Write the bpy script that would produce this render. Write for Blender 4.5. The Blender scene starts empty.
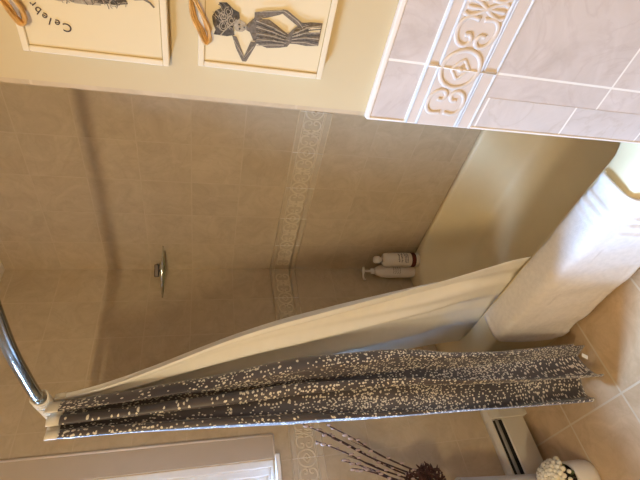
import bpy, bmesh, math, random
from mathutils import Vector, Matrix
random.seed(7)
PI = math.pi
scene = bpy.context.scene
col = scene.collection

# ------------------------------------------------------------------ helpers
def link(o, parent=None):
    col.objects.link(o)
    if parent is not None: o.parent = parent
    return o

def props(o, label=None, cat=None, group=None, kind=None):
    if label: o['label'] = label
    if cat: o['category'] = cat
    if group: o['group'] = group
    if kind: o['kind'] = kind
    return o

def empty(name, loc, label, cat, group=None, rz=0.0):
    o = bpy.data.objects.new(name, None)
    o.location = loc; o.rotation_euler = (0, 0, rz); o.empty_display_size = .05
    link(o); return props(o, label, cat, group)

class MB:
    """collects verts and faces; build() links them as ONE mesh object"""
    def __init__(s): s.v = []; s.f = []; s.m = []; s.uv = {}
    def add(s, vs, fs, mi=0):
        b = len(s.v); s.v += [tuple(x) for x in vs]
        for f in fs: s.f.append(tuple(b+i for i in f)); s.m.append(mi)
        return b
    def box(s, x0, x1, y0, y1, z0, z1, mi=0):
        s.add([(x0,y0,z0),(x1,y0,z0),(x1,y1,z0),(x0,y1,z0),(x0,y0,z1),(x1,y0,z1),(x1,y1,z1),(x0,y1,z1)],
              [(0,3,2,1),(4,5,6,7),(0,1,5,4),(1,2,6,5),(2,3,7,6),(3,0,4,7)], mi)
    def lathe(s, prof, n=32, c=(0,0,0), mi=0, cap=True):
        vs = []
        for r, z in prof:
            for k in range(n):
                a = 2*PI*k/n; vs.append((c[0]+r*math.cos(a), c[1]+r*math.sin(a), c[2]+z))
        fs = []
        for i in range(len(prof)-1):
            for k in range(n):
                k2 = (k+1) % n
                fs.append((i*n+k, i*n+k2, (i+1)*n+k2, (i+1)*n+k))
        if cap:
            fs.append(tuple(reversed(range(n)))); fs.append(tuple((len(prof)-1)*n+k for k in range(n)))
        s.add(vs, fs, mi)
    def tube(s, pts, r, n=10, mi=0, flat=None, closed=False):
        """sweep; r number or list; flat=(normal, factor) squashes the section along a normal"""
        pts = [Vector(p) for p in pts]; N = len(pts)
        rr = r if isinstance(r, (list, tuple)) else [r]*N
        up = Vector(flat[0]) if flat else None
        ring = []; prevn = None
        for i, p in enumerate(pts):
            a = pts[(i-1) % N] if (closed or i > 0) else p
            b = pts[(i+1) % N] if (closed or i < N-1) else p
            t = (b-a).normalized()
            if up is not None: nrm = (up - t*up.dot(t)).normalized()
            else:
                if prevn is None:
                    q = Vector((0,0,1)) if abs(t.z) < .9 else Vector((1,0,0))
                    nrm = (q - t*q.dot(t)).normalized()
                else: nrm = (prevn - t*prevn.dot(t)).normalized()
            prevn = nrm; bi = t.cross(nrm)
            k = flat[1] if flat else 1.0
            ring.append([p + nrm*(math.cos(2*PI*j/n)*rr[i]*k) + bi*(math.sin(2*PI*j/n)*rr[i]) for j in range(n)])
        vs = [v for R in ring for v in R]; fs = []
        M = N if closed else N-1
        for i in range(M):
            i2 = (i+1) % N
            for j in range(n):
                j2 = (j+1) % n
                fs.append((i*n+j, i2*n+j, i2*n+j2, i*n+j2))
        if not closed:
            fs.append(tuple(range(n))); fs.append(tuple(reversed([(N-1)*n+j for j in range(n)])))
        s.add(vs, fs, mi)
    def grid(s, fn, nu, nv, mi=0, uvfn=None):
        b = len(s.v)
        for j in range(nv+1):
            for i in range(nu+1):
                s.v.append(tuple(fn(i/nu, j/nv)))
                if uvfn: s.uv[len(s.v)-1] = uvfn(i/nu, j/nv)
        for j in range(nv):
            for i in range(nu):
                a = b+j*(nu+1)+i
                s.f.append((a, a+1, a+nu+2, a+nu+1)); s.m.append(mi)
    def ball(s, c, r, mi=0, n=8, sq=(1,1,1)):
        vs = []; fs = []
        for i in range(1, n):
            th = PI*i/n
            for k in range(n+2):
                a = 2*PI*k/(n+2)
                vs.append((c[0]+r*sq[0]*math.sin(th)*math.cos(a), c[1]+r*sq[1]*math.sin(th)*math.sin(a), c[2]+r*sq[2]*math.cos(th)))
        m = n+2
        for i in range(n-2):
            for k in range(m):
                k2 = (k+1) % m; fs.append((i*m+k, (i+1)*m+k, (i+1)*m+k2, i*m+k2))
        t = len(vs); vs.append((c[0],c[1],c[2]+r*sq[2])); vs.append((c[0],c[1],c[2]-r*sq[2]))
        for k in range(m):
            k2 = (k+1) % m
            fs.append((t, k, k2)); fs.append((t+1, (n-2)*m+k2, (n-2)*m+k))
        s.add(vs, fs, mi)
    def build(s, name, mats, parent=None, smooth=False, bevel=0, loc=None, solid=0, subsurf=0, uvbox=None):
        me = bpy.data.meshes.new(name)
        me.from_pydata(s.v, [], s.f); me.validate(); me.update()
        if not isinstance(mats, (list, tuple)): mats = [mats]
        for m in mats: me.materials.append(m)
        for p, mi in zip(me.polygons, s.m): p.material_index = mi
        if s.uv or uvbox:
            L = me.uv_layers.new(name='UVMap')
            for lp in me.loops:
                vi = lp.vertex_index
                L.data[lp.index].uv = uvbox(Vector(s.v[vi])) if uvbox else s.uv.get(vi, (0, 0))
        if not s.uv:
            bm = bmesh.new(); bm.from_mesh(me); bmesh.ops.recalc_face_normals(bm, faces=bm.faces); bm.to_mesh(me); bm.free()
        if smooth:
            for p in me.polygons: p.use_smooth = True
        o = bpy.data.objects.new(name, me); link(o, parent)
        if loc: o.location = loc
        if solid:
            md = o.modifiers.new('Solid', 'SOLIDIFY'); md.thickness = solid; md.offset = 0
        if bevel:
            md = o.modifiers.new('Bevel', 'BEVEL'); md.width = bevel; md.segments = 3; md.limit_method = 'ANGLE'; md.angle_limit = math.radians(40)
            md.harden_normals = False
        if subsurf:
            md = o.modifiers.new('Sub', 'SUBSURF'); md.levels = subsurf; md.render_levels = subsurf
        return o

def cr(pts, n=8, closed=False):
    """Catmull-Rom through points"""
    P = [Vector(p) for p in pts]; out = []
    N = len(P); M = N if closed else N-1
    for i in range(M):
        p0 = P[(i-1) % N] if (closed or i > 0) else P[0]; p1 = P[i]; p2 = P[(i+1) % N]
        p3 = P[(i+2) % N] if (closed or i+2 < N) else P[-1]
        for k in range(n):
            t = k/n
            out.append(0.5*((2*p1)+(p2-p0)*t+(2*p0-5*p1+4*p2-p3)*t*t+(3*p1-p0-3*p2+p3)*t**3))
    if not closed: out.append(P[-1])
    return out

def interp(tab, x):
    if x <= tab[0][0]: return tab[0][1]
    for (a, b), (c, d) in zip(tab, tab[1:]):
        if x <= c:
            t = (x-a)/(c-a); t = t*t*(3-2*t)*.4 + t*.6
            return b+(d-b)*t
    return tab[-1][1]

# ------------------------------------------------------------------ materials
def srgb(r, g, b):
    f = lambda c: (c/255/12.92) if c/255 <= .04045 else ((c/255+.055)/1.055)**2.4
    return (f(r), f(g), f(b), 1)

class N:
    def __init__(s, name):
        s.m = bpy.data.materials.new(name); s.m.use_nodes = True
        s.t = s.m.node_tree; s.b = s.t.nodes['Principled BSDF']; s.o = s.t.nodes['Material Output']
    def n(s, typ, **kw):
        nd = s.t.nodes.new(typ)
        for k, v in kw.items():
            if k.startswith('i_'): nd.inputs[k[2:].replace('_', ' ')].default_value = v
            else: setattr(nd, k, v)
        return nd
    def l(s, a, b): s.t.links.new(a, b)
    def ramp(s, fac, stops):
        r = s.n('ShaderNodeValToRGB'); s.l(fac, r.inputs[0])
        el = r.color_ramp.elements
        while len(el) < len(stops): el.new(.5)
        for e, (p, c) in zip(el, stops): e.position = p; e.color = c
        return r.outputs[0]
    def mix(s, fac, a, b, typ='MIX'):
        m = s.n('ShaderNodeMix', data_type='RGBA', blend_type=typ)
        for sock, v in ((m.inputs[0], fac), (m.inputs[6], a), (m.inputs[7], b)):
            if hasattr(v, 'is_linked') or isinstance(v, bpy.types.NodeSocket): s.l(v, sock)
            else: sock.default_value = v
        return m.outputs[2]
    def math(s, op, a, b=0.0):
        m = s.n('ShaderNodeMath', operation=op)
        for sock, v in ((m.inputs[0], a), (m.inputs[1], b)):
            if isinstance(v, bpy.types.NodeSocket): s.l(v, sock)
            else: sock.default_value = v
        return m.outputs[0]
    def bump(s, h, strength=.3, dist=.002):
        b = s.n('ShaderNodeBump'); b.inputs['Strength'].default_value = strength; b.inputs['Distance'].default_value = dist
        s.l(h, b.inputs['Height']); s.l(b.outputs[0], s.b.inputs['Normal'])

def plain(name, c, rough=.5, metal=0.0, var=.06, scale=12, bump=0.0, bscale=300, spec=None, sheen=0):
    k = N(name); tc = k.n('ShaderNodeTexCoord')
    nz = k.n('ShaderNodeTexNoise'); nz.inputs['Scale'].default_value = scale; nz.inputs['Detail'].default_value = 4
    k.l(tc.outputs['Object'], nz.inputs['Vector'])
    lo = tuple(min(1, x*(1-var)) for x in c[:3])+(1,); hi = tuple(min(1, x*(1+var)) for x in c[:3])+(1,)
    k.l(k.ramp(nz.outputs[0], [(.3, lo), (.7, hi)]), k.b.inputs['Base Color'])
    k.b.inputs['Roughness'].default_value = rough; k.b.inputs['Metallic'].default_value = metal
    if spec is not None: k.b.inputs['Specular IOR Level'].default_value = spec
    if sheen: k.b.inputs['Sheen Weight'].default_value = sheen
    if bump:
        n2 = k.n('ShaderNodeTexNoise'); n2.inputs['Scale'].default_value = bscale
        k.l(tc.outputs['Object'], n2.inputs['Vector']); k.bump(n2.outputs[0], bump, .002)
    return k.m

def tile(name, c1, c2, vein, grout, w, h, mortar=.003, rough=.35, offset=(0, 0), gstr=1.0, scale=1.0):
    """marbled ceramic tile laid in a grid, UV in metres"""
    k = N(name); uv = k.n('ShaderNodeUVMap', uv_map='UVMap'); tc = k.n('ShaderNodeTexCoord')
    mp = k.n('ShaderNodeMapping'); mp.inputs['Location'].default_value = (offset[0], offset[1], 0)
    k.l(uv.outputs[0], mp.inputs['Vector'])
    br = k.n('ShaderNodeTexBrick', offset=0.0, squash=1.0)
    br.inputs['Scale'].default_value = 1.0; br.inputs['Brick Width'].default_value = w; br.inputs['Row Height'].default_value = h
    br.inputs['Mortar Size'].default_value = mortar; br.inputs['Mortar Smooth'].default_value = .2
    br.inputs['Color1'].default_value = (0, 0, 0, 1); br.inputs['Color2'].default_value = (1, 1, 1, 1); br.inputs['Mortar'].default_value = (.5, .5, .5, 1)
    k.l(mp.outputs[0], br.inputs['Vector'])
    # per-tile random shift of the marbling
    add = k.n('ShaderNodeVectorMath', operation='MULTIPLY_ADD'); add.inputs[1].default_value = (7, 5, 9)
    k.l(br.outputs['Color'], add.inputs[0]); k.l(tc.outputs['Object'], add.inputs[2])
    n1 = k.n('ShaderNodeTexNoise'); n1.inputs['Scale'].default_value = 9*scale; n1.inputs['Detail'].default_value = 8; n1.inputs['Roughness'].default_value = .65
    n1.inputs['Distortion'].default_value = 1.2
    k.l(add.outputs[0], n1.inputs['Vector'])
    base = k.ramp(n1.outputs[0], [(.32, c1), (.66, c2)])
    n2 = k.n('ShaderNodeTexNoise'); n2.inputs['Scale'].default_value = 5*scale; n2.inputs['Detail'].default_value = 5; n2.inputs['Distortion'].default_value = 2.0
    k.l(add.outputs[0], n2.inputs['Vector'])
    v = k.math('ABSOLUTE', k.math('SUBTRACT', n2.outputs[0], .5))
    vm = k.ramp(v, [(0.0, (1,1,1,1)), (.025, (0,0,0,1))])
    base = k.mix(k.math('MULTIPLY', vm, .18), base, vein)
    tone = k.mix(1.0, base, k.ramp(br.outputs['Color'], [(0, (.965,.965,.97,1)), (1, (1.02,1.015,1.01,1))]), 'MULTIPLY')
    k.l(k.mix(k.math('MULTIPLY', br.outputs['Fac'], gstr), tone, grout), k.b.inputs['Base Color'])
    k.l(k.ramp(br.outputs['Fac'], [(0, (rough,)*3+(1,)), (1, (.8,.8,.8,1))]), k.b.inputs['Roughness'])
    k.b.inputs['Specular IOR Level'].default_value = .35
    k.bump(k.math('SUBTRACT', k.math('MULTIPLY', n1.outputs[0], .12), br.outputs['Fac']), .25, .001)
    return k.m

def cloth_flowers():
    k = N('dark_floral_cloth'); uv = k.n('ShaderNodeUVMap', uv_map='UVMap')
    sep = k.n('ShaderNodeSeparateXYZ'); k.l(uv.outputs[0], sep.inputs[0])
    wob = k.n('ShaderNodeTexNoise'); wob.inputs['Scale'].default_value = 160; k.l(uv.outputs[0], wob.inputs['Vector'])
    def layer(scale, r, dens_off):
        vo = k.n('ShaderNodeTexVoronoi', voronoi_dimensions='2D', feature='F1'); vo.inputs['Scale'].default_value = scale; vo.inputs['Randomness'].default_value = .9
        k.l(uv.outputs[0], vo.inputs['Vector'])
        sc = k.n('ShaderNodeSeparateColor'); k.l(vo.outputs['Color'], sc.inputs[0])
        d = k.math('ADD', vo.outputs['Distance'], k.math('MULTIPLY', k.math('SUBTRACT', wob.outputs[0], .5), .55))
        spot = k.math('LESS_THAN', d, r)
        dn = k.n('ShaderNodeTexNoise'); dn.inputs['Scale'].default_value = 5.5; k.l(uv.outputs[0], dn.inputs['Vector'])
        # more blossoms towards the hem and the top of the printed cloth
        den = k.math('ADD', k.math('MULTIPLY', k.math('SUBTRACT', dn.outputs[0], .5), 1.8), dens_off+.5)
        den = k.math('ADD', den, k.ramp(k.math('MULTIPLY', sep.outputs['Y'], 1/1.15), [(0, (.34,)*3+(1,)), (.42, (.24,)*3+(1,)), (.66, (.0,)*3+(1,)), (.90, (.0,)*3+(1,)), (1.0, (.34,)*3+(1,))]))
        keep = k.math('LESS_THAN', sc.outputs[0], den)
        return k.math('MULTIPLY', spot, keep)
    a = layer(104, .25, -.24); b = layer(165, .28, -.26)
    m = k.math('MAXIMUM', a, b)
    g = k.n('ShaderNodeTexNoise'); g.inputs['Scale'].default_value = 6; k.l(uv.outputs[0], g.inputs['Vector'])
    ground = k.ramp(g.outputs[0], [(.35, srgb(64, 60, 66)), (.65, srgb(88, 82, 86))])
    fl = k.mix(wob.outputs[0], srgb(242, 238, 226), srgb(214, 208, 198))
    k.l(k.mix(m, ground, fl), k.b.inputs['Base Color'])
    k.b.inputs['Roughness'].default_value = .42; k.b.inputs['Sheen Weight'].default_value = .3
    k.b.inputs['Specular IOR Level'].default_value = .5
    w = k.n('ShaderNodeTexNoise'); w.inputs['Scale'].default_value = 700; k.l(uv.outputs[0], w.inputs['Vector'])
    k.bump(w.outputs[0], .15, .001)
    return k.m

def translucent(name, c, amt=.3, rough=.6):
    k = N(name); tr = k.n('ShaderNodeBsdfTranslucent'); tr.inputs[0].default_value = c
    mx = k.n('ShaderNodeMixShader'); mx.inputs[0].default_value = amt
    nz = k.n('ShaderNodeTexNoise'); nz.inputs['Scale'].default_value = 30
    tc = k.n('ShaderNodeTexCoord'); k.l(tc.outputs['Object'], nz.inputs['Vector'])
    k.l(k.ramp(nz.outputs[0], [(.3, tuple(x*.97 for x in c[:3])+(1,)), (.7, c)]), k.b.inputs['Base Color'])
    k.b.inputs['Roughness'].default_value = rough
    k.l(k.b.outputs[0], mx.inputs[1]); k.l(tr.outputs[0], mx.inputs[2]); k.l(mx.outputs[0], k.o.inputs['Surface'])
    return k.m

def glass(name, tint, refl=.08):
    k = N(name); tp = k.n('ShaderNodeBsdfTransparent'); tp.inputs[0].default_value = tint
    gl = k.n('ShaderNodeBsdfGlossy'); gl.inputs['Roughness'].default_value = .02
    lw = k.n('ShaderNodeLayerWeight'); lw.inputs[0].default_value = .25
    mx = k.n('ShaderNodeMixShader'); k.l(k.math('ADD', k.math('MULTIPLY', lw.outputs['Facing'], .12), refl), mx.inputs[0])
    k.l(tp.outputs[0], mx.inputs[1]); k.l(gl.outputs[0], mx.inputs[2]); k.l(mx.outputs[0], k.o.inputs['Surface'])
    return k.m

C1, C2, CV, CG = srgb(187, 168, 139), srgb(203, 185, 156), srgb(168, 149, 123), srgb(212, 196, 170)
M = {}
M['tile_wall'] = tile('wall_tile_lamplit', C1, C2, CV, CG, .2, .2075, .0022, .38, gstr=.4)  # same tile as the right wall, with warm lamp light put into its colour
M['tile_right'] = tile('wall_tile_daylit', srgb(198, 187, 179), srgb(213, 203, 197), srgb(170,150,142), srgb(238,234,226), .2, .26, .0024, .32, gstr=.95)  # same tile as the alcove, cooler daylight tint put into its colour
M['tile_edge'] = tile('edge_tile', srgb(199,190,184), srgb(212,204,199), CV, srgb(240,236,230), .3, .2, .0024, .28, gstr=.95)
M['tile_floor'] = tile('floor_tile', srgb(192,164,128), srgb(214,188,152), srgb(182,154,118), srgb(216,204,180), .31, .31, .004, .4, offset=(1.075-.004, .287, 0), gstr=.8)
M['tub_white'] = plain('tub_enamel', srgb(230, 214, 176), .55, var=.02)
M['relief'] = plain('relief_ceramic', srgb(214, 202, 190), .3, var=.04, scale=30)
M['relief_dim'] = plain('relief_ground', srgb(214, 202, 192), .35, var=.05, scale=25)
M['relief_dim_far'] = plain('relief_ground_lamplit', srgb(199, 182, 154), .4, var=.05, scale=25)  # alcove copy of the border ground, its warmer light put into the colour
M['relief_far'] = plain('relief_ceramic_lamplit', srgb(216, 201, 174), .4, var=.04, scale=30)  # alcove copy of the relief glaze, tinted for the warm light there
M['white_trim'] = plain('white_edge_trim', srgb(236, 230, 222), .3, var=.02)
M['paint'] = plain('cream_paint', srgb(203, 186, 148), .75, var=.02, scale=3, bump=.05, bscale=120)
M['ceiling'] = plain('ceiling_paint', srgb(235, 228, 214), .85, var=.01)
M['reveal'] = plain('window_casing', srgb(192, 176, 156), .6, var=.02)
M['vinyl'] = plain('white_vinyl', srgb(240, 242, 246), .35, var=.01)
M['marble'] = plain('white_marble_sill', srgb(238, 236, 232), .25, var=.04, scale=8)
M['pane'] = glass('window_glass', (.97, .98, 1, 1), .04)
M['shelf_glass'] = glass('shelf_glass', (.86, .93, .9, 1), .12)
M['chrome'] = plain('chrome', (.72, .74, .75, 1), .12, 1.0, .02)
M['nickel'] = plain('dark_nickel', (.34, .36, .35, 1), .2, 1.0, .03)
M['bronze'] = plain('dark_bronze', srgb(62, 50, 42), .4, .5, .1)
M['liner'] = translucent('white_liner_cloth', srgb(249, 246, 238), .06)
M['header'] = plain('white_header_tape', srgb(232, 224, 206), .6, var=.03, scale=60)
M['floral'] = cloth_flowers()
M['terry'] = plain('white_terry', srgb(236, 230, 225), .9, var=.05, scale=60, bump=.6, bscale=420, sheen=.2)
M['enamel'] = plain('heater_enamel', srgb(212, 206, 192), .4, var=.02)
M['dark'] = plain('slot_shade', srgb(40, 38, 36), .7)  # near-black colour stands in for the shade inside the heater slot
M['damper'] = plain('damper_grey', srgb(150, 146, 138), .5)
M['vase'] = plain('pale_grey_glaze', srgb(206, 204, 206), .3, var=.03)
M['pot'] = plain('white_glaze', srgb(230, 226, 220), .3, var=.02)
M['soil'] = plain('dark_soil', srgb(52, 40, 30), .95, bump=.6, bscale=120)
M['petal'] = plain('white_petals', srgb(240, 232, 208), .7, var=.08, scale=40)
M['leaf'] = plain('green_leaf', srgb(86, 104, 56), .6, var=.2, scale=30)
M['twig'] = plain('dark_twig_bark', srgb(64, 40, 34), .75, var=.2, scale=80)
M['bud'] = plain('grey_pink_bud', srgb(184, 160, 148), .85, var=.15, scale=60)
M['dried'] = plain('dried_brown_petal', srgb(74, 42, 32), .85, var=.35, scale=60)
M['plastic'] = plain('white_bottle_plastic', srgb(236, 226, 214), .35, var=.02)
M['red'] = plain('dark_red_band', srgb(96, 30, 24), .5)
M['ink'] = plain('brown_ink', srgb(74, 54, 46), .6)
M['tan_ink'] = plain('tan_ink', srgb(170, 140, 112), .6)
M['frame'] = plain('off_white_frame', srgb(228, 217, 192), .45, var=.02)
M['paper'] = plain('cream_paper', srgb(224, 210, 176), .8, var=.015, scale=6)
M['groove'] = plain('frame_inner_line', srgb(176, 156, 112), .6)
M['char1'] = plain('charcoal_dark', srgb(84, 78, 70), .85, var=.5, scale=220)
M['char2'] = plain('charcoal_mid', srgb(118, 108, 96), .85, var=.3, scale=260)
M['char3'] = plain('charcoal_light', srgb(172, 160, 140), .85, var=.2, scale=200)
M['raffia'] = plain('tan_raffia', srgb(206, 164, 102), .7, var=.25, scale=90)
M['label_white'] = plain('tag_white', srgb(240, 238, 232), .6)

# ------------------------------------------------------------------ dimensions
ZF0, ZF1 = .995, 1.134      # tiled border, bottom and top
XR = -.854                  # right wall tile face
YE = -1.5                   # end of the tub alcove
XL, YN, ZC = -3.4, -3.2, 2.42
WX0, WX1, WZ0, WZ1 = -1.95, -.988, 1.206, 2.25   # window opening
REV = .012
WC = -.896                  # outer edge of the window casing

def structure(o): o['kind'] = 'structure'; return o

# floor, ceiling
b = MB(); b.box(XL-.1, .1, YN-.1, .3, -.08, 0)
structure(b.build('floor', M['tile_floor'], uvbox=lambda v: (v.x, v.y)))
b = MB(); b.box(XL-.1, .1, YN-.1, .3, ZC, ZC+.08); structure(b.build('ceiling', M['ceiling']))

# far wall (window wall), tiled, with the window opening; UV measured from the border
uvw = lambda v: (v.x + (v.y if abs(v.y) > .001 else 0), v.z - (ZF1 if v.z > ZF0+.05 else ZF0) + .2075*10)
b = MB(); T = .13
b.box(WX1, .1, 0, T, ZF1, ZC); b.box(XL-.1, WX0, 0, T, ZF1, ZC)
b.box(WX0, WX1, 0, T, ZF1, WZ0); b.box(WX0, WX1, 0, T, WZ1, ZC)
b.box(XL-.1, .1, .0005, T, ZF0, ZF1)
b.box(XL-.1, .1, 0, T, 0, ZF0)
structure(b.build('wall_far', M['tile_wall'], uvbox=uvw))
# right-hand wall of the tub alcove
uvr = lambda v: (v.y, v.z - (ZF1 if v.z > ZF0+.05 else ZF0) + .2075*10)
b = MB(); b.box(0, .1, YE-.05, 0, ZF1, ZC); b.box(.0005, .1, YE-.05, 0, ZF0, ZF1); b.box(0, .1, YE-.05, 0, 0, ZF0)
structure(b.build('wall_alcove', M['tile_wall'], uvbox=uvr))
# painted right wall, its alcove end face tiled
b = MB(); b.box(XR+.008, .1, YN-.1, YE-.008, 0, ZC); structure(b.build('wall_right', M['paint']))
b = MB(); b.box(XR+.008, 0, YE-.008, YE, 0, ZC); structure(b.build('wall_alcove_end', M['tile_wall'], uvbox=lambda v: (v.x, v.z - ZF1 + 2.075)))
b = MB(); b.box(XL-.1, XL, YN-.1, .0, 0, ZC); structure(b.build('wall_left', M['paint']))
b = MB(); b.box(XL, XR+.008, YN-.1, YN, 0, ZC); structure(b.build('wall_near', M['paint']))

# right wall wainscot tiles: edge column, field, rows above and below the border
b = MB()
b.box(XR, XR+.008, YN, YE-.066, 0, ZF0)
b.box(XR, XR+.008, YN, YE-.001, ZF1, 1.204)
structure(b.build('trim_1', M['tile_right'], uvbox=lambda v: (v.y+1.613+2, v.z-.736+2.6 if v.z < ZF0+.01 else v.z-ZF1+2.6)))
b = MB(); b.box(XR-.0004, XR+.008, YE-.066, YE-.002, 0, ZF0)
structure(b.build('trim_2', M['tile_edge'], uvbox=lambda v: (v.y+2.1+.066+.1, v.z-.784+2.0)))
b = MB()
b.box(XR-.003, XR+.008, YN, YE-.001, 1.204, 1.214)
structure(b.build('trim_3', M['white_trim'], bevel=.003))
b = MB(); b.box(XR-.0015, XR+.006, YE-.003, YE+.0015, 0, 1.21)
structure(b.build('trim_4', M['white_trim'], bevel=.001))

# ------------------------------------------------------------------ relief border
def border(name, P, n, s0, s1, joint0, mats, rr=1.0):
    """P(s,z,out) -> world point; pattern period .2 m, medallions at the tile joints"""
    b = MB(); H = ZF1-ZF0
    zc = ZF1-H*(.17+.757)/2; hw = H*(.757-.17)/2
    nv = Vector(n)
    def slab(za, zb, o, mi):
        vs = []
        for (s, z, oo) in [(s0,za,0),(s1,za,0),(s1,zb,0),(s0,zb,0),(s0,za,o),(s1,za,o),(s1,zb,o),(s0,zb,o)]:
            vs.append(P(s, z, oo))
        b.add(vs, [(0,1,2,3),(4,5,6,7),(0,1,5,4),(1,2,6,5),(2,3,7,6),(3,0,4,7)], mi)
    slab(ZF0+.002, ZF1-.002, .002, 1)
    slab(ZF1-H*.757, ZF1-H*.17, .0035, 1)
    for fr, r in ((.012, .0030), (.17, .0024), (.757, .0032), (.80, .0020), (.988, .0022)):
        z = ZF1-H*fr
        b.tube([P(s0, z, .002), P(s1, z, .002)], r, 8, 0)
    def stroke(c, pts, r, closed=False):
        w = [P(c+s, zc+q, .0035) for s, q in pts]
        b.tube(cr(w, 5, closed), r*rr*.92, 8, 0, flat=(nv, .5), closed=closed)
    k0 = math.floor((s0-joint0)/.2); k1 = math.ceil((s1-joint0)/.2)
    for k in range(k0, k1+1):
        c = joint0+.2*k
        def ok(a, e): return c+a > s0+.001 and c+e < s1-.001
        if ok(-.034, .034):
            stroke(c, [(.034*math.cos(a), .036*math.sin(a)) for a in [2*PI*i/14 for i in range(14)]], .0048, True)
            stroke(c, [(.017,0),(.009,.009),(0,.016),(-.009,.009),(-.017,0),(-.009,-.009),(0,-.016),(.009,-.009)], .0035, True)
            b.ball(P(c, zc, .004), .005, 0, 6)
            # joint line across the border
            b.tube([P(c, ZF0+.003, .0042), P(c, ZF1-.003, .0042)], .0015, 6, 2)
        for sg in (-1, 1):
            for q in (-1, 1):
                if ok(min(.036*sg, .086*sg), max(.036*sg, .086*sg)):
                    stroke(c, [(sg*s, q*w) for s, w in [(.084,.004),(.086,.022),(.076,.034),(.058,.035),(.044,.026),(.041,.012),(.050,.005),(.059,.010),(.058,.019)]], .0046)
        if ok(.084, .116):
            for sg in (-1, 1):
                for q in (-1, 1):
                    stroke(c+.1, [(0,0),(sg*.007, q*.012),(sg*.012, q*.026),(sg*.009, q*.036)], .0042)
                stroke(c+.1, [(0,0),(0, sg*.016),(0, sg*.034)], .0038)
    o = structure(b.build(name, mats+[M['white_trim']], smooth=True))
    for p in o.data.polygons:
        if p.material_index == 1: p.use_smooth = False
    return o

border('trim_5', lambda s, z, o: (XR-o, s, z), (-1,0,0), YN, YE-.001, -1.613, [M['relief'], M['relief_dim']], 1.0)
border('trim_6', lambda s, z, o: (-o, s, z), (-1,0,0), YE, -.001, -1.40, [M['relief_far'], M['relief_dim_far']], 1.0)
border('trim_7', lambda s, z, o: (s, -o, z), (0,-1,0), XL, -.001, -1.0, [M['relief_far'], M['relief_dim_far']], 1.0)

# ------------------------------------------------------------------ window
b = MB()   # flat casing round the opening
b.box(WX1, WC, -.007, .0, WZ0-.002, WZ1+.092); b.box(WX0-.092, WX0, -.007, .0, WZ0-.002, WZ1+.092); b.box(WX0, WX1, -.007, 0, WZ1, WZ1+.092)
structure(b.build('trim_8', M['reveal']))
b = MB()   # rounded outer edge of the casing
b.tube([(WC, -.003, WZ0-.002), (WC, -.003, WZ1+.092)], .0065, 10); b.tube([(WX0-.092, -.003, WZ0-.002), (WX0-.092, -.003, WZ1+.092)], .0065, 10)
b.tube([(WX0-.092, -.003, WZ1+.092), (WC, -.003, WZ1+.092)], .0065, 10); b.tube([(WC, -.003, WZ0-.002), (WX1, -.003, WZ0-.002)], .005, 10)
structure(b.build('trim_9', M['relief'], smooth=True))
win = structure(bpy.data.objects.new('window_1', None)); link(win); win.location = ((WX0+WX1)/2, REV, WZ0)
def wl(bm): bm.v = [(x-(WX0+WX1)/2, y-REV, z-WZ0) for x, y, z in bm.v]; return bm
b = MB()
W4 = (.0, .026, .052, .080, .108)
for i, y0 in enumerate((.0, .016, .034, .05)):
    w, w2 = W4[i], W4[i+1]; xa, xb, za, zb = WX0+w, WX1-w, WZ0+w*.5, WZ1-w
    e = w2-w; eb = e*.5
    for (x0, x1, z0, z1) in ((xa, xa+e, za, zb), (xb-e, xb, za, zb), (xa+e, xb-e, za, za+eb), (xa+e, xb-e, zb-e, zb)):
        b.box(x0, x1, REV+y0, REV+.10, z0, z1)
zm = (WZ0+WZ1)/2; b.box(WX0+.10, WX1-.10, REV+.055, REV+.095, zm-.025, zm+.025)
wl(b).build('window_frame', M['vinyl'], win, bevel=.002)
b = MB(); b.box(WX0+.10, WX1-.10, REV+.075, REV+.08, WZ0+.05, WZ1-.10); wl(b).build('pane', M['pane'], win)
b = MB(); b.box(WX0-.03, WX1+.012, -.024, REV, WZ0-.022, WZ0-.003); wl(b).build('window_sill', M['marble'], win, bevel=.004)

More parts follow.
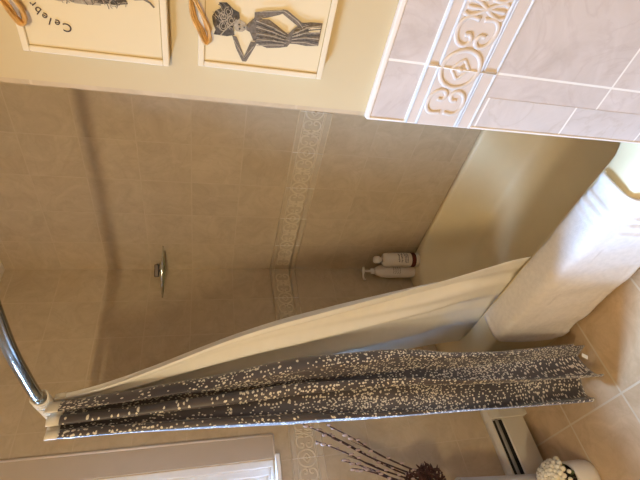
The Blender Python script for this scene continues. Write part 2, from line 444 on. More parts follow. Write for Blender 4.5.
# ------------------------------------------------------------------ bathtub
tub = empty('bathtub', (-.38, -.75, 0), 'cream built-in bathtub behind the shower curtain with a towel over its rim', 'bathtub')
def tub_mesh():
    X0, X1, Y0, Y1, Z = -.758, -.002, YE+.002, -.002, .303
    def rr(x0, x1, y0, y1, rs, n=8):
        # corners (far-left, far-right, near-right, near-left) radii rs
        pts = []
        cs = [(x1-rs[0], y1-rs[0], 0, rs[0]), (x0+rs[1], y1-rs[1], PI/2, rs[1]), (x0+rs[2], y0+rs[2], PI, rs[2]), (x1-rs[3], y0+rs[3], 1.5*PI, rs[3])]
        for cx, cy, a0, r in cs:
            for i in range(n+1):
                a = a0+PI/2*i/n; pts.append((cx+r*math.cos(a), cy+r*math.sin(a)))
        return pts
    ri = (.24, .2, .12, .12)
    loops = []
    o = rr(X0, X1, Y0, Y1, (.004,)*4)
    loops.append([(x, y, 0.0) for x, y in o])
    loops.append([(x, y, Z-.02) for x, y in o])
    o2 = rr(X0+.006, X1, Y0, Y1, (.004,)*4); loops.append([(x, y, Z-.006) for x, y in o2])
    o3 = rr(X0+.02, X1-.002, Y0+.002, Y1-.002, (.004,)*4); loops.append([(x, y, Z) for x, y in o3])
    for dx, z in ((0, Z), (.006, Z-.003), (.014, Z-.015), (.03, Z-.08), (.05, .16), (.08, .075), (.12, .05), (.2, .045)):
        k = dx
        p = rr(-.632+k, -.02-k*.8, Y0+.08+k*1.2, -.075-k*1.6, tuple(max(.04, r*(1-3.2*k)) for r in ri)); loops.append([(x, y, z) for x, y in p])
    b = MB(); n = len(loops[0])
    for L in loops: b.v += L
    for i in range(len(loops)-1):
        for j in range(n):
            j2 = (j+1) % n; b.f.append((i*n+j, i*n+j2, (i+1)*n+j2, (i+1)*n+j)); b.m.append(0)
    b.f.append(tuple((len(loops)-1)*n+j for j in range(n))); b.m.append(0)
    b.v = [(x+.38, y+.75, z) for x, y, z in b.v]
    return b
tub_mesh().build('basin', M['tub_white'], tub, smooth=True)
b = MB(); b.lathe([(.0, 0), (.026, 0), (.03, .002), (.026, .004), (.012, .005), (.0, .005)], 24, (.06, -.48, .0445), cap=False)
b.build('drain', M['chrome'], tub, smooth=True)

# ------------------------------------------------------------------ towel over the tub rim
def towel():
    ya, yb = -.472, -1.266
    prof = [(-.640, .225), (-.637, .26), (-.636, .29), (-.641, .306), (-.655, .3125), (-.70, .3135), (-.738, .3125), (-.757, .306), (-.767, .29), (-.770, .25), (-.772, .18), (-.773, .10), (-.776, .022)]
    L = [0]
    P = cr([(x, 0, z) for x, z in prof], 6)
    for i in range(1, len(P)): L.append(L[-1]+(P[i]-P[i-1]).length)
    tot = L[-1]
    def at(t):
        d = t*tot
        for i in range(1, len(P)):
            if L[i] >= d-1e-9:
                k = (d-L[i-1])/(L[i]-L[i-1]); q = P[i-1].lerp(P[i], k); tg = (P[i]-P[i-1]).normalized()
                return q, Vector((tg.z, 0, -tg.x))*-1
        return P[-1], Vector((-1, 0, 0))
    b = MB()
    def fn(u, t):
        q, nr = at(t)
        if nr.z < 0 and abs(nr.z) > .6: nr = -nr
        y = ya+(yb-ya)*u
        # rounded hanging corners
        d = t*tot; dist = tot-d; R = .11
        if dist < R:
            inset = (R-math.sqrt(max(0, R*R-(R-dist)**2)))*.75
            if u < .5: y = y-inset*(1-u*2)
        if dist < .2 : y += .0
        m = (u*abs(yb-ya)); e = abs(yb-ya)-m
        h = 0
        for c, w, a in ((.075, .007, .006), (.105, .010, .006), (.140, .005, .003), (.012, .010, .004)):
            h += a*math.exp(-((e-c)/w)**2)
            if c < .05: h += a*math.exp(-((m-c)/w)**2)
        h += .003*math.exp(-((dist-.012)/.010)**2) + .002*math.exp(-((dist-.045)/.005)**2)
        h += .0015*math.sin(y*23+t*5)+.0015*math.sin(y*51+2+t*9)
        side = nr if nr.length else Vector((-1,0,0))
        if t > .55: side = Vector((-1, 0, .1))
        elif t < .12: side = Vector((1, 0, 0))
        else: side = Vector((0, 0, 1))
        wv = .010*max(0, t-.55)*math.sin(y*17+1)
        return q + side*h + Vector((-abs(wv), 0, 0)) + Vector((0, y, 0))
    b.grid(fn, 150, 70)
    return b
tw = towel().build('bath_towel', M['terry'], smooth=True, solid=.008)
props(tw, 'white terry towel draped over the rim of the bathtub', 'towel')

# ------------------------------------------------------------------ curved curtain rod
ZR = 1.93
rodpts = cr([(-.758, -.012, ZR), (-.80, -.06, ZR), (-.865, -.20, ZR), (-.912, -.40, ZR), (-.936, -.60, ZR), (-.938, -.75, ZR), (-.934, -.86, ZR), (-.912, -1.0, ZR), (-.87, -1.2, ZR), (-.80, -1.42, ZR), (-.765, -1.488, ZR)], 8)
rod = empty('curtain_rod', (-.758, 0, ZR), 'curved chrome rod carrying the shower curtain across the tub', 'curtain rod')
b = MB(); b.tube([p-Vector((-.758, 0, ZR)) for p in rodpts], .0155, 16); b.build('rod', M['nickel'], rod, smooth=True)
for y, d in ((-.001, -1), (YE+.001, 1)):
    b = MB(); b.lathe([(.0, 0), (.034, 0), (.034, .006), (.024, .012), (.018, .03), (.0, .03)], 24, cap=False)
    R = Matrix.Rotation(PI/2 if d < 0 else -PI/2, 4, 'X')
    xx = -.758 if d < 0 else -.765
    b.v = [tuple(R @ Vector(v) + Vector((xx+.758, y, 0))) for v in b.v]
    b.build('flange', M['nickel'], rod, smooth=True)

# ------------------------------------------------------------------ floral shower curtain
C0 = Vector((-.985, -.55)); DA = Vector((.931, -.365)); DD = Vector((.365, .931))
LT = [(0, -.085), (.14, -.085), (.47, -.083), (.67, -.080), (.86, -.078), (1.2, -.070), (1.5, -.058), (1.72, -.051), (1.905, -.048)]
RT = [(0, .148), (.14, .140), (.42, .124), (.63, .126), (.82, .146), (1.18, .135), (1.5, .090), (1.75, .064), (1.905, .050)]
ZT = 1.905
NF = 2.7
def curtain_pt(s, t, off=0.0):
    # s across the cloth, t from the hem (0) to the top (1); unseen last quarter, added behind the folds to block window light
    TAIL = .74
    f = min(1, s/TAIL)
    hem = .066+.045*max(0, 1-f*3.6)+.006*math.sin(f*9+1)-.010*math.exp(-((f-.50)/.14)**2)
    z = hem+(ZT-.0175*max(0, .35-f)/.35-hem)*t
    a0, a1 = interp(LT, z), interp(RT, z)
    low = 1-t
    ph = 2*PI*NF*f + .9*math.sin(2.6*t+f*4)*low + .6*math.sin(4.2*t+1.0+f*2)
    pitch = (a1-a0)/(2*NF)
    env = min(1, f/.08)
    a = a0+(a1-a0)*f + env*pitch*(.85*math.sin(ph+.9) + .30*math.sin(2.1*ph+t*3))
    a = max(a0, min(a1, a))
    amp = .026+.012*low
    d = amp*math.cos(ph) + .012*math.sin(2*PI*1.4*f+2.6*t) + .004*math.sin(2*PI*5*f+6*t)*low
    d -= .028*math.sin(PI*f)*low
    d += .085*max(0, 1-f/.085)**1.3
    if s > TAIL:
        q = (s-TAIL)/(1-TAIL)
        a = a-(a1-a0)*((.42+.30*(.5-.5*math.cos(q*PI*5)))*min(1, q*5))
        d = d+.06*min(1, q*6)+q*(.26+.13*low)
    p = C0 + DA*a + DD*d
    return Vector((p.x, p.y, z))
cur = empty('shower_curtain', (C0.x, C0.y, 0), 'dark floral shower curtain gathered at one end of the curved rod', 'shower curtain')
base = Vector((C0.x, C0.y, 0))
ARC = [0.0]
for k in range(300):
    ARC.append(ARC[-1]+(curtain_pt((k+1)/300, .4)-curtain_pt(k/300, .4)).length)
b = MB(); b.grid(lambda u, v: curtain_pt(u, v)-base, 300, 120, uvfn=lambda u, v: (ARC[int(round(u*300))]*.9, v*1.15))
pan = b.build('panel', M['floral'], cur, smooth=True)
md = pan.modifiers.new('Solid', 'SOLIDIFY'); md.thickness = .0015
b = MB(); b.grid(lambda u, v: curtain_pt(u, .9835+.0175*v)-base, 260, 3)
hd = b.build('header_band', M['header'], cur, smooth=True, solid=.005); hd['label'] = 'white header band'
# white split rings of the curtain on the rod
def on_rod(y):
    best = min(rodpts, key=lambda p: abs(p.y-y)); return best
for k in range(6):
    y = -.455-.028*k; p = on_rod(y)
    b = MB(); c = Vector((p.x, y, ZR-.003))
    b.tube([c+Vector((math.cos(a)*.021, .004*math.sin(a*2), math.sin(a)*.021))-base for a in [2*PI*i/28 for i in range(28)]], .0032, 8, closed=True)
    r_ = b.build('ring', M['header'], cur, smooth=True)
# care tag
q = curtain_pt(.80, .02)
b = MB(); b.box(-.011, .011, -.001, .001, -.011, .011); tg = b.build('care_tag', M['label_white'], cur, bevel=.0006)
tg.location = Vector((-.946, -.655, .125))-base; tg.rotation_euler = (.1, .75, .3); tg['label'] = 'small white tag'

# ------------------------------------------------------------------ white liner inside the tub
lin = empty('curtain_liner', (-.85, -.5, 0), 'plain white liner tucked inside the bathtub beside the dark curtain', 'curtain liner')
lb = Vector((-.85, -.5, 0))
RE = [(0, (-.602, -.832)), (.034, (-.606, -.845)), (.272, (-.672, -.778)), (.494, (-.738, -.722)), (.671, (-.790, -.672)), (.809, (-.848, -.610)), (.889, (-.888, -.575)), (1, (-.930, -.556))]
LE = [(0, (-.600, -.20)), (.15, (-.622, -.21)), (.35, (-.69, -.29)), (.6, (-.77, -.37)), (.8, (-.835, -.43)), (.93, (-.88, -.465)), (1, (-.90, -.478))]
def lin_(tab, x):
    for (a, p), (c, q) in zip(tab, tab[1:]):
        if x <= c:
            k = max(0, (x-a)/(c-a)); return Vector(p).lerp(Vector(q), k)
    return Vector(tab[-1][1])
def i2(tab, x):   # averaged over a short span so the edge stays smooth
    return sum((lin_(tab, min(1, max(0, x+o))) for o in (-.06, -.03, 0, .03, .06)), Vector((0, 0)))/5
def liner_pt(s, t):
    z = .20+(1.90-.20)*t
    A, B = i2(RE, t), i2(LE, t)
    p = A.lerp(B, s)
    dr = (B-A); L = dr.length; dr.normalize(); nr = Vector((dr.y, -dr.x)).normalized()
    if nr.x > 0: nr = -nr
    amp = (.022+.012*math.sin(PI*t))*min(1, .35+L*2)*(min(1, max(.28, (z-.30)/.35)))
    ph = 2*PI*(3.1*s**.9)+.5*math.sin(2*t+s*3)+.6
    d = amp*(math.sin(ph)+.35*math.sin(2.2*ph+1.3*t*2))*(.4+.6*min(1, s*5, (1-s)*5))
    return Vector((p.x+nr.x*d, p.y+nr.y*d, z))
b = MB(); b.grid(lambda u, v: liner_pt(u, v)-lb, 120, 80); lp = b.build('panel', M['liner'], lin, smooth=True)
md = lp.modifiers.new('Solid', 'SOLIDIFY'); md.thickness = .0012
b = MB(); b.grid(lambda u, v: liner_pt(u, .985+.016*v)-lb, 80, 2); b.build('header_band', M['header'], lin, smooth=True, solid=.005)
for k in range(4):
    y = -.47-.036*k; p = on_rod(y); c = Vector((p.x, y, ZR-.003))
    b = MB(); b.tube([c+Vector((math.cos(a)*.0205, .003*math.sin(a*2), math.sin(a)*.0205))-lb for a in [2*PI*i/24 for i in range(24)]], .0026, 8, closed=True)
    b.build('ring', M['header'], lin, smooth=True)

# ------------------------------------------------------------------ corner shelf
sh = empty('corner_shelf', (0, 0, 1.685), 'small glass corner shelf fixed high in the shower corner', 'shelf')
b = MB(); n = 20; R = .18
vs = [(-.001, -.001, 0)]+[(-R*math.cos(PI/2*i/n)-.0, -R*math.sin(PI/2*i/n), 0) for i in range(n+1)]
vs[1] = (-R, -.001, 0); vs[-1] = (-.001, -R, 0)
top = [(x, y, .007) for x, y, z in vs]; m_ = len(vs)
b.add(vs+top, [tuple(range(m_)), tuple(range(m_, 2*m_))]+[(i, (i+1) % m_, (i+1) % m_+m_, i+m_) for i in range(m_)])
b.build('glass_plate', M['shelf_glass'], sh)
b = MB(); b.tube([(-R*math.cos(PI/2*i/n), -R*math.sin(PI/2*i/n), .0035) for i in range(n+1)], .004, 8); b.build('edge_rail', M['chrome'], sh, smooth=True)
b = MB(); b.lathe([(.0, 0), (.006, 0), (.006, .02), (.0, .02)], 12, (-.05, -.05, .007), cap=False); b.build('post', M['chrome'], sh, smooth=True)
b = MB(); b.box(-.032, .032, -.012, .012, -.011, .011); bk = b.build('bracket', M['bronze'], sh, bevel=.004)
bk.location = (-.05, -.05, .037); bk.rotation_euler = (0, 0, -PI/4); bk['label'] = 'dark bronze bracket'

# ------------------------------------------------------------------ bottles on the tub corner
def squiggles(b, r, z0, rows, a0, wid, mi, hgt=.006):
    rnd = random.Random(rows*7+int(z0*1000))
    for i in range(rows):
        z = z0-i*hgt*2.0; a = a0-wid/2+rnd.random()*.2
        while a < a0+wid/2:
            da = .10+.10*rnd.random()
            pts = [(r*math.cos(a+da*q), r*math.sin(a+da*q), z+hgt*.5*math.sin(q*7+rnd.random()*3)) for q in (0, .25, .5, .75, 1)]
            b.tube(pts, .0011, 5, mi); a += da+.06
FA = -2.0  # the way the labels face
pb = empty('pump_bottle', (-.056, -.048, .303), 'white bottle with a pump top and pale printing, in the tub corner', 'bottle', 'bottles in the tub corner')
b = MB(); b.lathe([(.0, 0), (.032, 0), (.035, .004), (.036, .02), (.036, .15), (.033, .18), (.024, .205), (.016, .218), (.014, .222), (.0, .222)], 32, cap=False); b.build('body', M['plastic'], pb, smooth=True)
b = MB(); squiggles(b, .0362, .125, 4, FA, 1.5, 0); b.build('label_print', M['tan_ink'], pb)
b = MB(); b.lathe([(.0, .220), (.016, .220), (.016, .236), (.006, .240), (.005, .272), (.012, .274), (.012, .284), (.0, .286)], 20, cap=False)
b.tube([(.016, -.015, .280), (0, 0, .280), (-.02, .018, .280), (-.030, .027, .276), (-.033, .030, .268)], .006, 8); b.build('pump', M['plastic'], pb, smooth=True)
wb = empty('capped_bottle', (-.046, -.128, .303), 'white bottle with a dark red band near its base, in the tub corner', 'bottle', 'bottles in the tub corner')
b = MB(); b.lathe([(.0, 0), (.034, 0), (.037, .004), (.037, .17), (.034, .186), (.022, .197), (.0, .198)], 32, cap=False); b.build('body', M['plastic'], wb, smooth=True)
b = MB(); b.lathe([(.0, .197), (.012, .197), (.012, .212), (.018, .215), (.020, .232), (.015, .243), (.0, .245)], 20, cap=False); b.build('cap', M['plastic'], wb, smooth=True)
b = MB(); b.lathe([(.0373, .022), (.0376, .024), (.0376, .044), (.0373, .046)], 32, cap=False); b.build('band', M['red'], wb, smooth=True)
b = MB(); squiggles(b, .0372, .118, 2, FA, 1.3, 0, .008); squiggles(b, .0372, .085, 3, FA, 1.5, 0, .004); b.build('label_print', M['ink'], wb)

pb.scale = wb.scale = (1.1, 1.1, 1.1)
pb.location = (-.062, -.055, .303); wb.location = (-.050, -.142, .303)
# ------------------------------------------------------------------ baseboard heater on the far wall
HX0, HX1 = -2.05, -.885
ht = empty('baseboard_heater', (HX1, 0, 0), 'cream metal baseboard heater along the wall under the window', 'heater')
def prof_mesh(pts, x0, x1):
    b = MB(); n = len(pts)
    b.add([(x0-HX1, y, z) for y, z in pts]+[(x1-HX1, y, z) for y, z in pts],
          [tuple(range(n)), tuple(reversed(range(n, 2*n)))]+[(i, (i+1) % n, (i+1) % n+n, i+n) for i in range(n)])
    return b
prof_mesh([(-.001, .03), (-.001, .200), (-.030, .205), (-.052, .198), (-.054, .190), (-.03, .196), (-.006, .192), (-.006, .03)], HX0, HX1-.055).build('hood', M['enamel'], ht, bevel=.001)
prof_mesh([(-.066, .030), (-.066, .140), (-.060, .146), (-.056, .140), (-.058, .036), (-.03, .030)], HX0, HX1-.055).build('front_panel', M['enamel'], ht, bevel=.001)
prof_mesh([(-.052, .160), (-.059, .164), (-.061, .175), (-.055, .178), (-.049, .168)], HX0, HX1-.055).build('damper', M['damper'], ht)
prof_mesh([(-.008, .04), (-.008, .188), (-.035, .190), (-.045, .150), (-.045, .04)], HX0+.01, HX1-.055).build('heating_element', M['dark'], ht)
prof_mesh([(-.001, .015), (-.001, .203), (-.030, .209), (-.056, .200), (-.070, .150), (-.070, .015)], HX1-.058, HX1).build('end_cap', M['enamel'], ht, bevel=.004)
for xa in (-.05, HX0-HX1+.02):
    b = MB(); b.box(xa, xa+.03, -.066, -.003, 0, .018); b.build('foot', M['enamel'], ht)

# ------------------------------------------------------------------ vase, twigs, flowers
VX, VY = -1.238, -.128
va = empty('floor_vase', (VX, VY, 0), 'tall pale grey floor vase full of bare budded twigs', 'vase')
b = MB(); pr = [(.0, 0), (.030, 0), (.033, .006), (.036, .10), (.048, .30), (.060, .47), (.065, .505), (.063, .51), (.058, .505), (.044, .35), (.030, .12), (.0, .10)]
b.lathe(pr, 36, cap=False); b.build('body', M['vase'], va, smooth=True)

TW = [ # tip, bend, label
 ((-.930, -.16, 1.010), .03, 'budded brown twig leaning out furthest to the right of the vase'),
 ((-.905, -.12, 1.095), .02, 'tallest budded brown twig, its tip against the dark curtain'),
 ((-.925, -.10, 1.035), -.02, 'budded brown twig crossing between the two longest twigs'),
 ((-.985, -.15, 1.060), .025, 'budded brown twig ending in front of the carved tile border'),
 ((-1.06, -.13, .965), .015, 'short budded brown twig just below the carved tile border'),
 ((-1.10, -.16, .94), -.02, 'thin brown twig left of the shorter twigs in the vase'),
 ((-1.135, -.17, 1.05), -.03, 'upright brown twig at the outer side of the bunch in the vase'),
]
rnd = random.Random(3); budmesh = None
for i, (tip, bend, lab) in enumerate(TW):
    a0 = 2*PI*i/len(TW)
    p0 = Vector((VX+.012*math.cos(a0), VY+.012*math.sin(a0), .13)); p1 = Vector((VX+.030+.012*math.cos(a0), VY+.022*math.sin(a0), .50))
    tp = Vector(tip); mid = p1.lerp(tp, .45)+Vector((bend*.6-.02, .01, bend+.01)); m2 = p1.lerp(tp, .78)+Vector((-.01*bend, 0, .012))
    pts = cr([p0, p1, mid, m2, tp], 10)
    t = empty('budded_twig', p0, lab, 'twig', 'twigs in the floor vase')
    pts = [p-p0 for p in pts]; nn = len(pts)
    b = MB(); b.tube(pts, [.0046-.0026*k/nn for k in range(nn)], 7)
    if i < 6:
        k = int(nn*(.5+.05*(i % 3))); q0 = pts[k]; dirv = (pts[k+2]-pts[k]).normalized()
        b.tube([q0, q0+dirv*.05+Vector((.012, 0, .012)), q0+dirv*.13+Vector((.02, .005, .03))], [.0018, .0015, .001], 6)
    b.build('stem', M['twig'], t, smooth=True)
    for k in range(int(nn*.40), nn-1, 2):
        q0 = pts[k]; d = (pts[k+1]-pts[k]).normalized(); sd = d.cross(Vector((rnd.uniform(-1, 1), rnd.uniform(-1, 1), .2))).normalized()
        c = q0+sd*.0050+d*rnd.uniform(0, .006)
        if budmesh is None:
            b = MB(); b.ball((0, 0, 0), .0064, 0, 6, (.8, .8, 1.5)); bo = b.build('bud', M['bud'], t, smooth=True); budmesh = bo.data
        else:
            bo = bpy.data.objects.new('bud', budmesh); link(bo, t)
        bo.location = c; bo.scale = (rnd.uniform(.8, 1.25),)*3
# dried flower clump at the mouth of the vase
dc = empty('dried_flower_clump', (VX+.035, VY, .50), 'dark brown dried flower clump spilling from the vase mouth', 'dried flowers')
b = MB()
b.tube([(-.03, 0, -.30), (-.005, 0, .0), (.02, 0, .06)], .004, 7); b.build('stem', M['twig'], dc)
b = MB(); rnd = random.Random(11)
for k in range(240):
    a = rnd.uniform(0, 2*PI); e = rnd.uniform(-.2, 1.2); r = rnd.uniform(.022, .058)
    c = Vector((.038+r*1.05*math.cos(a)*math.cos(e), r*math.sin(a)*math.cos(e)*.9, .085+r*2.3*math.sin(e)+.25*r*math.cos(a)))
    dv = Vector((rnd.uniform(-1, 1), rnd.uniform(-1, 1), rnd.uniform(-.2, 1))).normalized()
    b.tube([c, c+dv*.012, c+dv*.022], [.0045, .0035, .001], 5)
hdm = b.build('flower_head', M['dried'], dc)

pt = empty('flower_pot', (-1.258, -.245, 0), 'round white pot of white blossoms on the floor before the heater', 'potted flowers')
b = MB(); b.lathe([(.0, 0), (.050, 0), (.060, .006), (.064, .03), (.064, .095), (.060, .108), (.056, .108), (.055, .085), (.0, .085)], 36, cap=False); b.build('pot', M['pot'], pt, smooth=True)
b = MB(); b.lathe([(.0, .086), (.055, .086), (.05, .092), (.0, .095)], 24, cap=False); b.build('soil', M['soil'], pt, smooth=True)
b = MB(); rnd = random.Random(5); g = MB()
for k in range(120):
    a = k*2.39996; f = math.sqrt((k+.5)/120); r = .078*f; z = .112+.105*math.sqrt(max(0, 1-f*f*.96))
    c = (r*math.cos(a), r*math.sin(a), z+rnd.uniform(-.004, .004))
    b.ball(c, rnd.uniform(.008, .0125), 0, 6)
bl = b.build('blossoms', M['petal'], pt, smooth=True); bl['kind'] = 'stuff'
for k in range(26):
    a = rnd.uniform(0, 2*PI); r = rnd.uniform(.03, .05); d = Vector((math.cos(a), math.sin(a), 0)); sd = Vector((-d.y, d.x, 0))*.008
    p = d*r+Vector((0, 0, .095)); q = d*(r+.022)+Vector((0, 0, .135)); e = d*(r+.034)+Vector((0, 0, .128))
    g.add([p, q-sd, q+sd, e], [(0, 1, 3), (0, 3, 2)])
g.build('leaves', M['leaf'], pt, solid=.001)

# ------------------------------------------------------------------ framed pictures on the right wall
# wall coordinates: s = distance from the alcove edge, z = height
XP = XR+.008
def poly(b, pts, x, mi):
    vs = [(x, -1.5-s, z) for s, z in pts]
    back = [(x+.0006, -1.5-s, z) for s, z in pts]; n = len(pts)
    b.add(vs+back, [tuple(range(n)), tuple(reversed(range(n, 2*n)))]+[(i, (i+1) % n, (i+1) % n+n, i+n) for i in range(n)], mi)
def picture(s0, s1, z0, z1, label, extra):
    o = empty('framed_picture', (XP, -1.5-(s0+s1)/2, z0), label, 'picture', 'pictures on the painted wall')
    org = Vector(o.location)
    def fin(b): b.v = [tuple(Vector(v)-org) for v in b.v]; return b
    b = MB(); D = .020; W = .009
    ya, yb = -1.5-s1, -1.5-s0
    b.box(XP-D, XP-.0005, ya, yb, z0, z0+W); b.box(XP-D, XP-.0005, ya, yb, z1-W, z1); b.box(XP-D, XP-.0005, ya, ya+W, z0+W, z1-W); b.box(XP-D, XP-.0005, yb-W, yb, z0+W, z1-W)
    fin(b).build('frame', M['frame'], o, bevel=.0015)
    b = MB(); b.box(XP-.018, XP-.004, ya+W-.001, yb-W+.001, z0+W-.001, z1-W+.001); fin(b).build('paper', M['paper'], o)
    b = MB(); e = .0012
    for (a, c, d, f) in ((ya+W, ya+W+e, z0+W, z1-W), (yb-W-e, yb-W, z0+W, z1-W), (ya+W, yb-W, z0+W, z0+W+e), (ya+W, yb-W, z1-W-e, z1-W)): b.box(XP-.0187, XP-.017, a, c, d, f)
    fin(b).build('inner_line', M['groove'], o)
    extra(o, org, fin)
    # raffia bow over the top edge, loops either side
    c = (s0+s1)/2+.026
    b = MB(); rnd = random.Random(int(z0*100))
    for sg in (1, -1):
        for k in range(7):
            f = k/6-.5
            pts = [(c, z1+.012), (c-sg*.03, z1+.006+f*.003), (c-sg*.050, z1-.002+f*.005), (c-sg*(.068+.003*f), z1-.011+f*.002), (c-sg*.064, z1-.016-f*.003), (c-sg*.046, z1-.013-f*.004), (c-sg*.022, z1-.001-f*.002), (c, z1+.010)]
            pts = [(XP-D-.006-.003*math.sin(i*1.1)-.0012*k, -1.5-s, z+.002*rnd.uniform(-1, 1)) for i, (s, z) in enumerate(pts)]
            b.tube(cr(pts, 6), .0016, 6)
    b.ball((XP-D-.008, -1.5-c, z1+.011), .009, 0, 8, (.8, 1, 1.1))
    fin(b).build('raffia_bow', M['raffia'], o, smooth=True)
    return o
XC = XP-.0186
def lady(o, org, fin):
    b = MB()
    hat = [(.1669,1.4813),(.1684,1.4708),(.1605,1.4607),(.1574,1.4528),(.15,1.4512),(.1426,1.4574),(.1356,1.4603),(.1247,1.4574),(.1216,1.4685),(.1218,1.4786),(.1218,1.4875),(.1289,1.4848),(.1362,1.4885),(.1468,1.4903),(.1548,1.4862),(.1602,1.4779)]
    face = [(.1447,1.4586),(.1479,1.4511),(.1437,1.4419),(.136,1.4406),(.1311,1.4465),(.1308,1.4544),(.1346,1.4591)]
    torso = [(.1405,1.4409),(.1454,1.4375),(.1505,1.4319),(.1588,1.4275),(.1523,1.419),(.1531,1.4089),(.1455,1.3953),(.1361,1.3799),(.1242,1.372),(.1168,1.377),(.1136,1.3886),(.1109,1.4075),(.1148,1.4221),(.1202,1.4296),(.1311,1.4352),(.1333,1.4404)]
    skirt = [(.1445,1.3947),(.1359,1.3782),(.1441,1.3723),(.1549,1.3599),(.1577,1.3474),(.1589,1.329),(.1404,1.329),(.1243,1.329),(.1219,1.348),(.1228,1.3641),(.1217,1.3796),(.115,1.3907)]
    arm1 = [(.1604,1.431),(.1652,1.4137),(.1682,1.396),(.1699,1.3872),(.1676,1.3846),(.1618,1.3952),(.1554,1.4126),(.1508,1.4301)]
    arm1b = [(.1701,1.3913),(.1698,1.3844),(.1532,1.3561),(.1473,1.3574),(.1487,1.3636),(.164,1.3904)]
    arm2 = [(.1231,1.4607),(.1217,1.4538),(.0935,1.4409),(.1174,1.4328),(.1176,1.4223),(.0852,1.4372),(.0852,1.4432),(.104,1.4538)]
    tag = [(.1484,1.3492),(.151,1.3437),(.1529,1.331),(.1469,1.331),(.1425,1.3445),(.145,1.3483)]
    x = XC
    for k, (p, mi) in enumerate(((arm2, 1), (torso, 1), (skirt, 1), (arm1, 1), (arm1b, 1), (hat, 0), (face, 2), (tag, 3))):
        poly(b, p, x-.0004*k-.0002, mi)
    xx = x-.004
    def line(pts, r, mi): b.tube([(xx, -1.5-s, z) for s, z in pts], r, 5, mi, flat=((1,0,0), .35))
    # hat petals, face, seams
    for c in ((.150,1.474),(.136,1.474),(.145,1.463),(.157,1.468)):
        for q in range(2):
            r = .0065-.003*q; line([(c[0]+r*math.cos(t), c[1]+r*math.sin(t)*.9) for t in [i*.7 for i in range(9)]], .0006, 2)
    line([(.122,1.478),(.133,1.470),(.148,1.455)], .0009, 2)
    line([(.1405,1.4525),(.1425,1.4510)], .0013, 0); line([(.1345,1.4515),(.1365,1.4500)], .0013, 0); line([(.137,1.4445),(.1395,1.4440)], .0009, 0)
    line([(.139,1.441),(.139,1.436)], .0028, 1)
    for i in range(9):
        f = i/8; line([(.150-.036*f, 1.428-.004*f),(.144-.026*f, 1.402),(.136-.016*f, 1.383)], .0007, 0 if i % 2 else 2)
    for i in range(7):
        f = i/6; line([(.126+.012*f, 1.372),(.128+.022*f, 1.352),(.126+.03*f, 1.331)], .0008, 0 if i % 2 else 2)
    line([(.163,1.424),(.168,1.398),(.169,1.389),(.158,1.368),(.149,1.358)], .0007, 2)
    line([(.118,1.458),(.093,1.441),(.112,1.428)], .0007, 2)
    rr_ = random.Random(4)
    for i in range(40):
        f = rr_.random(); z = 1.375+.055*f; c0 = .131+.012*f; w0 = .008+.016*f
        s_ = c0+rr_.uniform(-w0, w0); line([(s_, z), (s_+rr_.uniform(-.003, .003), z+.006)], .0004, rr_.choice((0, 2)))
    for i in range(34):
        a_ = rr_.uniform(0, 2*PI); q_ = .020*math.sqrt(rr_.random()); s_ = .1445+q_*math.cos(a_); z = 1.4705+q_*.75*math.sin(a_)
        line([(s_, z), (s_+.003, z+.002), (s_+.004, z+.005)], .0005, rr_.choice((1, 2, 2)))
    for i in range(26):
        z = 1.332+.032*rr_.random(); s_ = rr_.uniform(.126, .156); line([(s_, z), (s_+.001, z+.007)], .0004, rr_.choice((0, 2)))
    fin(b).build('drawing', [M['char1'], M['char2'], M['char3'], M['frame']], o)
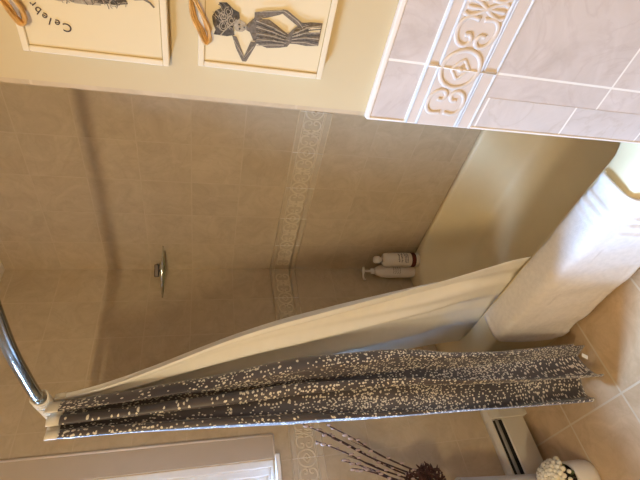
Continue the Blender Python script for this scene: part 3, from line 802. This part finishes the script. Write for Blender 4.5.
def celebrate(o, org, fin):
    b = MB(); x = XC
    # dark ruffled gown swirling along the right half of the sheet
    gown = [(.1475,1.655),(.1445,1.6404),(.1417,1.6354),(.1438,1.6275),(.1429,1.6199),(.1465,1.602),(.158,1.606),(.175,1.600),(.186,1.61),(.190,1.65),(.184,1.68),(.178,1.70),(.170,1.71),(.160,1.70),(.154,1.675)]
    ruff = [(.1475,1.700),(.1400,1.6995),(.1376,1.6871),(.1406,1.6773),(.1379,1.6685),(.1384,1.6515),(.1396,1.6363),(.150,1.638),(.156,1.66),(.156,1.69)]
    poly(b, ruff, x-.0002, 2); poly(b, gown, x-.0006, 0)
    poly(b, [(.1554,1.598),(.1528,1.5926),(.1548,1.5816),(.1515,1.5739),(.1462,1.5690),(.1476,1.5672),(.1528,1.5719),(.1594,1.5823),(.164,1.60)], x-.0010, 1)
    xx = x-.0018
    rnd = random.Random(2)
    for i in range(22):
        s = .140+.003*rnd.random(); z = 1.605+.095*i/22
        pts = [(s+.004*math.sin(k*1.3+i), z+.004*k*rnd.uniform(-.4, 1)) for k in range(5)]
        b.tube([(xx, -1.5-s_-.002*k, z_) for k, (s_, z_) in enumerate(pts)], .0006, 5, 1 if i % 2 else 2, flat=((1,0,0), .35))
    fin(b).build('drawing', [M['char1'], M['char2'], M['char3'], M['frame']], o)
    b = MB()
    ctr = (.1655, 1.6790)
    for ch, s, z, size in (('C', .1041, 1.6842, .0165), ('e', .1083, 1.6955, .0150), ('l', .1100, 1.7040, .0150), ('e', .1155, 1.7095, .0150), ('b', .1225, 1.7162, .0150), ('r', .1300, 1.7205, .0150), ('a', .1375, 1.7245, .0150), ('t', .1450, 1.7265, .0150), ('e', .1520, 1.7275, .0150)):
        cu = bpy.data.curves.new('glyph', 'FONT'); cu.body = ch; cu.size = size; cu.extrude = .0003; cu.align_x = 'CENTER'; cu.align_y = 'CENTER'
        tmp = bpy.data.objects.new('glyph', cu); col.objects.link(tmp)
        me = tmp.to_mesh()
        ang = math.atan2(z-ctr[1], s-ctr[0])-PI/2   # baseline tangent, letters stand outward from the arc
        ca, sa = math.cos(ang), math.sin(ang)
        vs = []
        for v in me.vertices:
            lx, ly = v.co.x, v.co.y
            vs.append((XC-.0004-v.co.z, -1.5-(s+lx*ca-ly*sa), z+lx*sa+ly*ca))
        b.add(vs, [tuple(p.vertices) for p in me.polygons])
        tmp.to_mesh_clear(); bpy.data.objects.remove(tmp); bpy.data.curves.remove(cu)
    lt = fin(b).build('lettering', M['ink'], o)
picture(.0635, .2350, 1.5515, 1.7476, 'framed cream print with arched lettering around a dark gown', celebrate)
picture(.0700, .2400, 1.3125, 1.5092, 'framed charcoal drawing of a woman in a large flowered hat', lady)

# ------------------------------------------------------------------ light
def area(name, loc, rot, sx, sy, power, color, spread=PI):
    L = bpy.data.lights.new(name, 'AREA'); L.shape = 'RECTANGLE'; L.size = sx; L.size_y = sy; L.energy = power; L.color = color; L.spread = spread
    o = bpy.data.objects.new(name, L); o.location = loc; o.rotation_euler = rot; link(o); return o
def aim(o, tgt):
    d = Vector(tgt)-o.location; o.rotation_euler = d.to_track_quat('-Z', 'Y').to_euler()
v = area('vanity_lamp', (-3.2, -2.45, 1.94), (0, 0, 0), .5, .12, 35, (1, .79, .50)); aim(v, (-.4, -1.0, 1.88))
w = area('window_daylight', (-2.25, 1.3, 3.0), (0, 0, 0), .7, 1.6, 950, (.38, .62, 1.0)); aim(w, (-1.3, -.8, .9))

wd = bpy.data.worlds.new('sky'); scene.world = wd; wd.use_nodes = True
bg = wd.node_tree.nodes['Background']; sky = wd.node_tree.nodes.new('ShaderNodeTexSky'); sky.sky_type = 'HOSEK_WILKIE'; sky.turbidity = 4; sky.sun_direction = (-.5, .3, .8)
wd.node_tree.links.new(sky.outputs[0], bg.inputs[0]); bg.inputs[1].default_value = 1.6

# ------------------------------------------------------------------ camera (held sideways: the picture lies on its side)
F = Vector((.65634559, .70933794, -.25700225)); Rr = Vector((.7366188, -.67614104, .01503492)); U = Vector((.16310492, .19918079, .96629385))
cd = bpy.data.cameras.new('camera'); cam = bpy.data.objects.new('camera', cd); link(cam)
X, Y, Z = -U, Rr, -F
m = Matrix(((X.x, Y.x, Z.x, -1.53954), (X.y, Y.y, Z.y, -1.90757), (X.z, Y.z, Z.z, 1.49814), (0, 0, 0, 1)))
cam.matrix_world = m
cd.sensor_fit = 'HORIZONTAL'; cd.sensor_width = 36; cd.lens = 440.44/640*36; cd.clip_start = .02
scene.camera = cam

scene.view_settings.view_transform = 'Standard'; scene.view_settings.look = 'None'; scene.view_settings.gamma = 1; scene.view_settings.exposure = 0.10
scene.view_settings.use_curve_mapping = False
scene.cycles.use_denoising = True
scene.cycles.max_bounces = 10; scene.cycles.diffuse_bounces = 6; scene.cycles.transparent_max_bounces = 12
scene.cycles.sample_clamp_indirect = 6
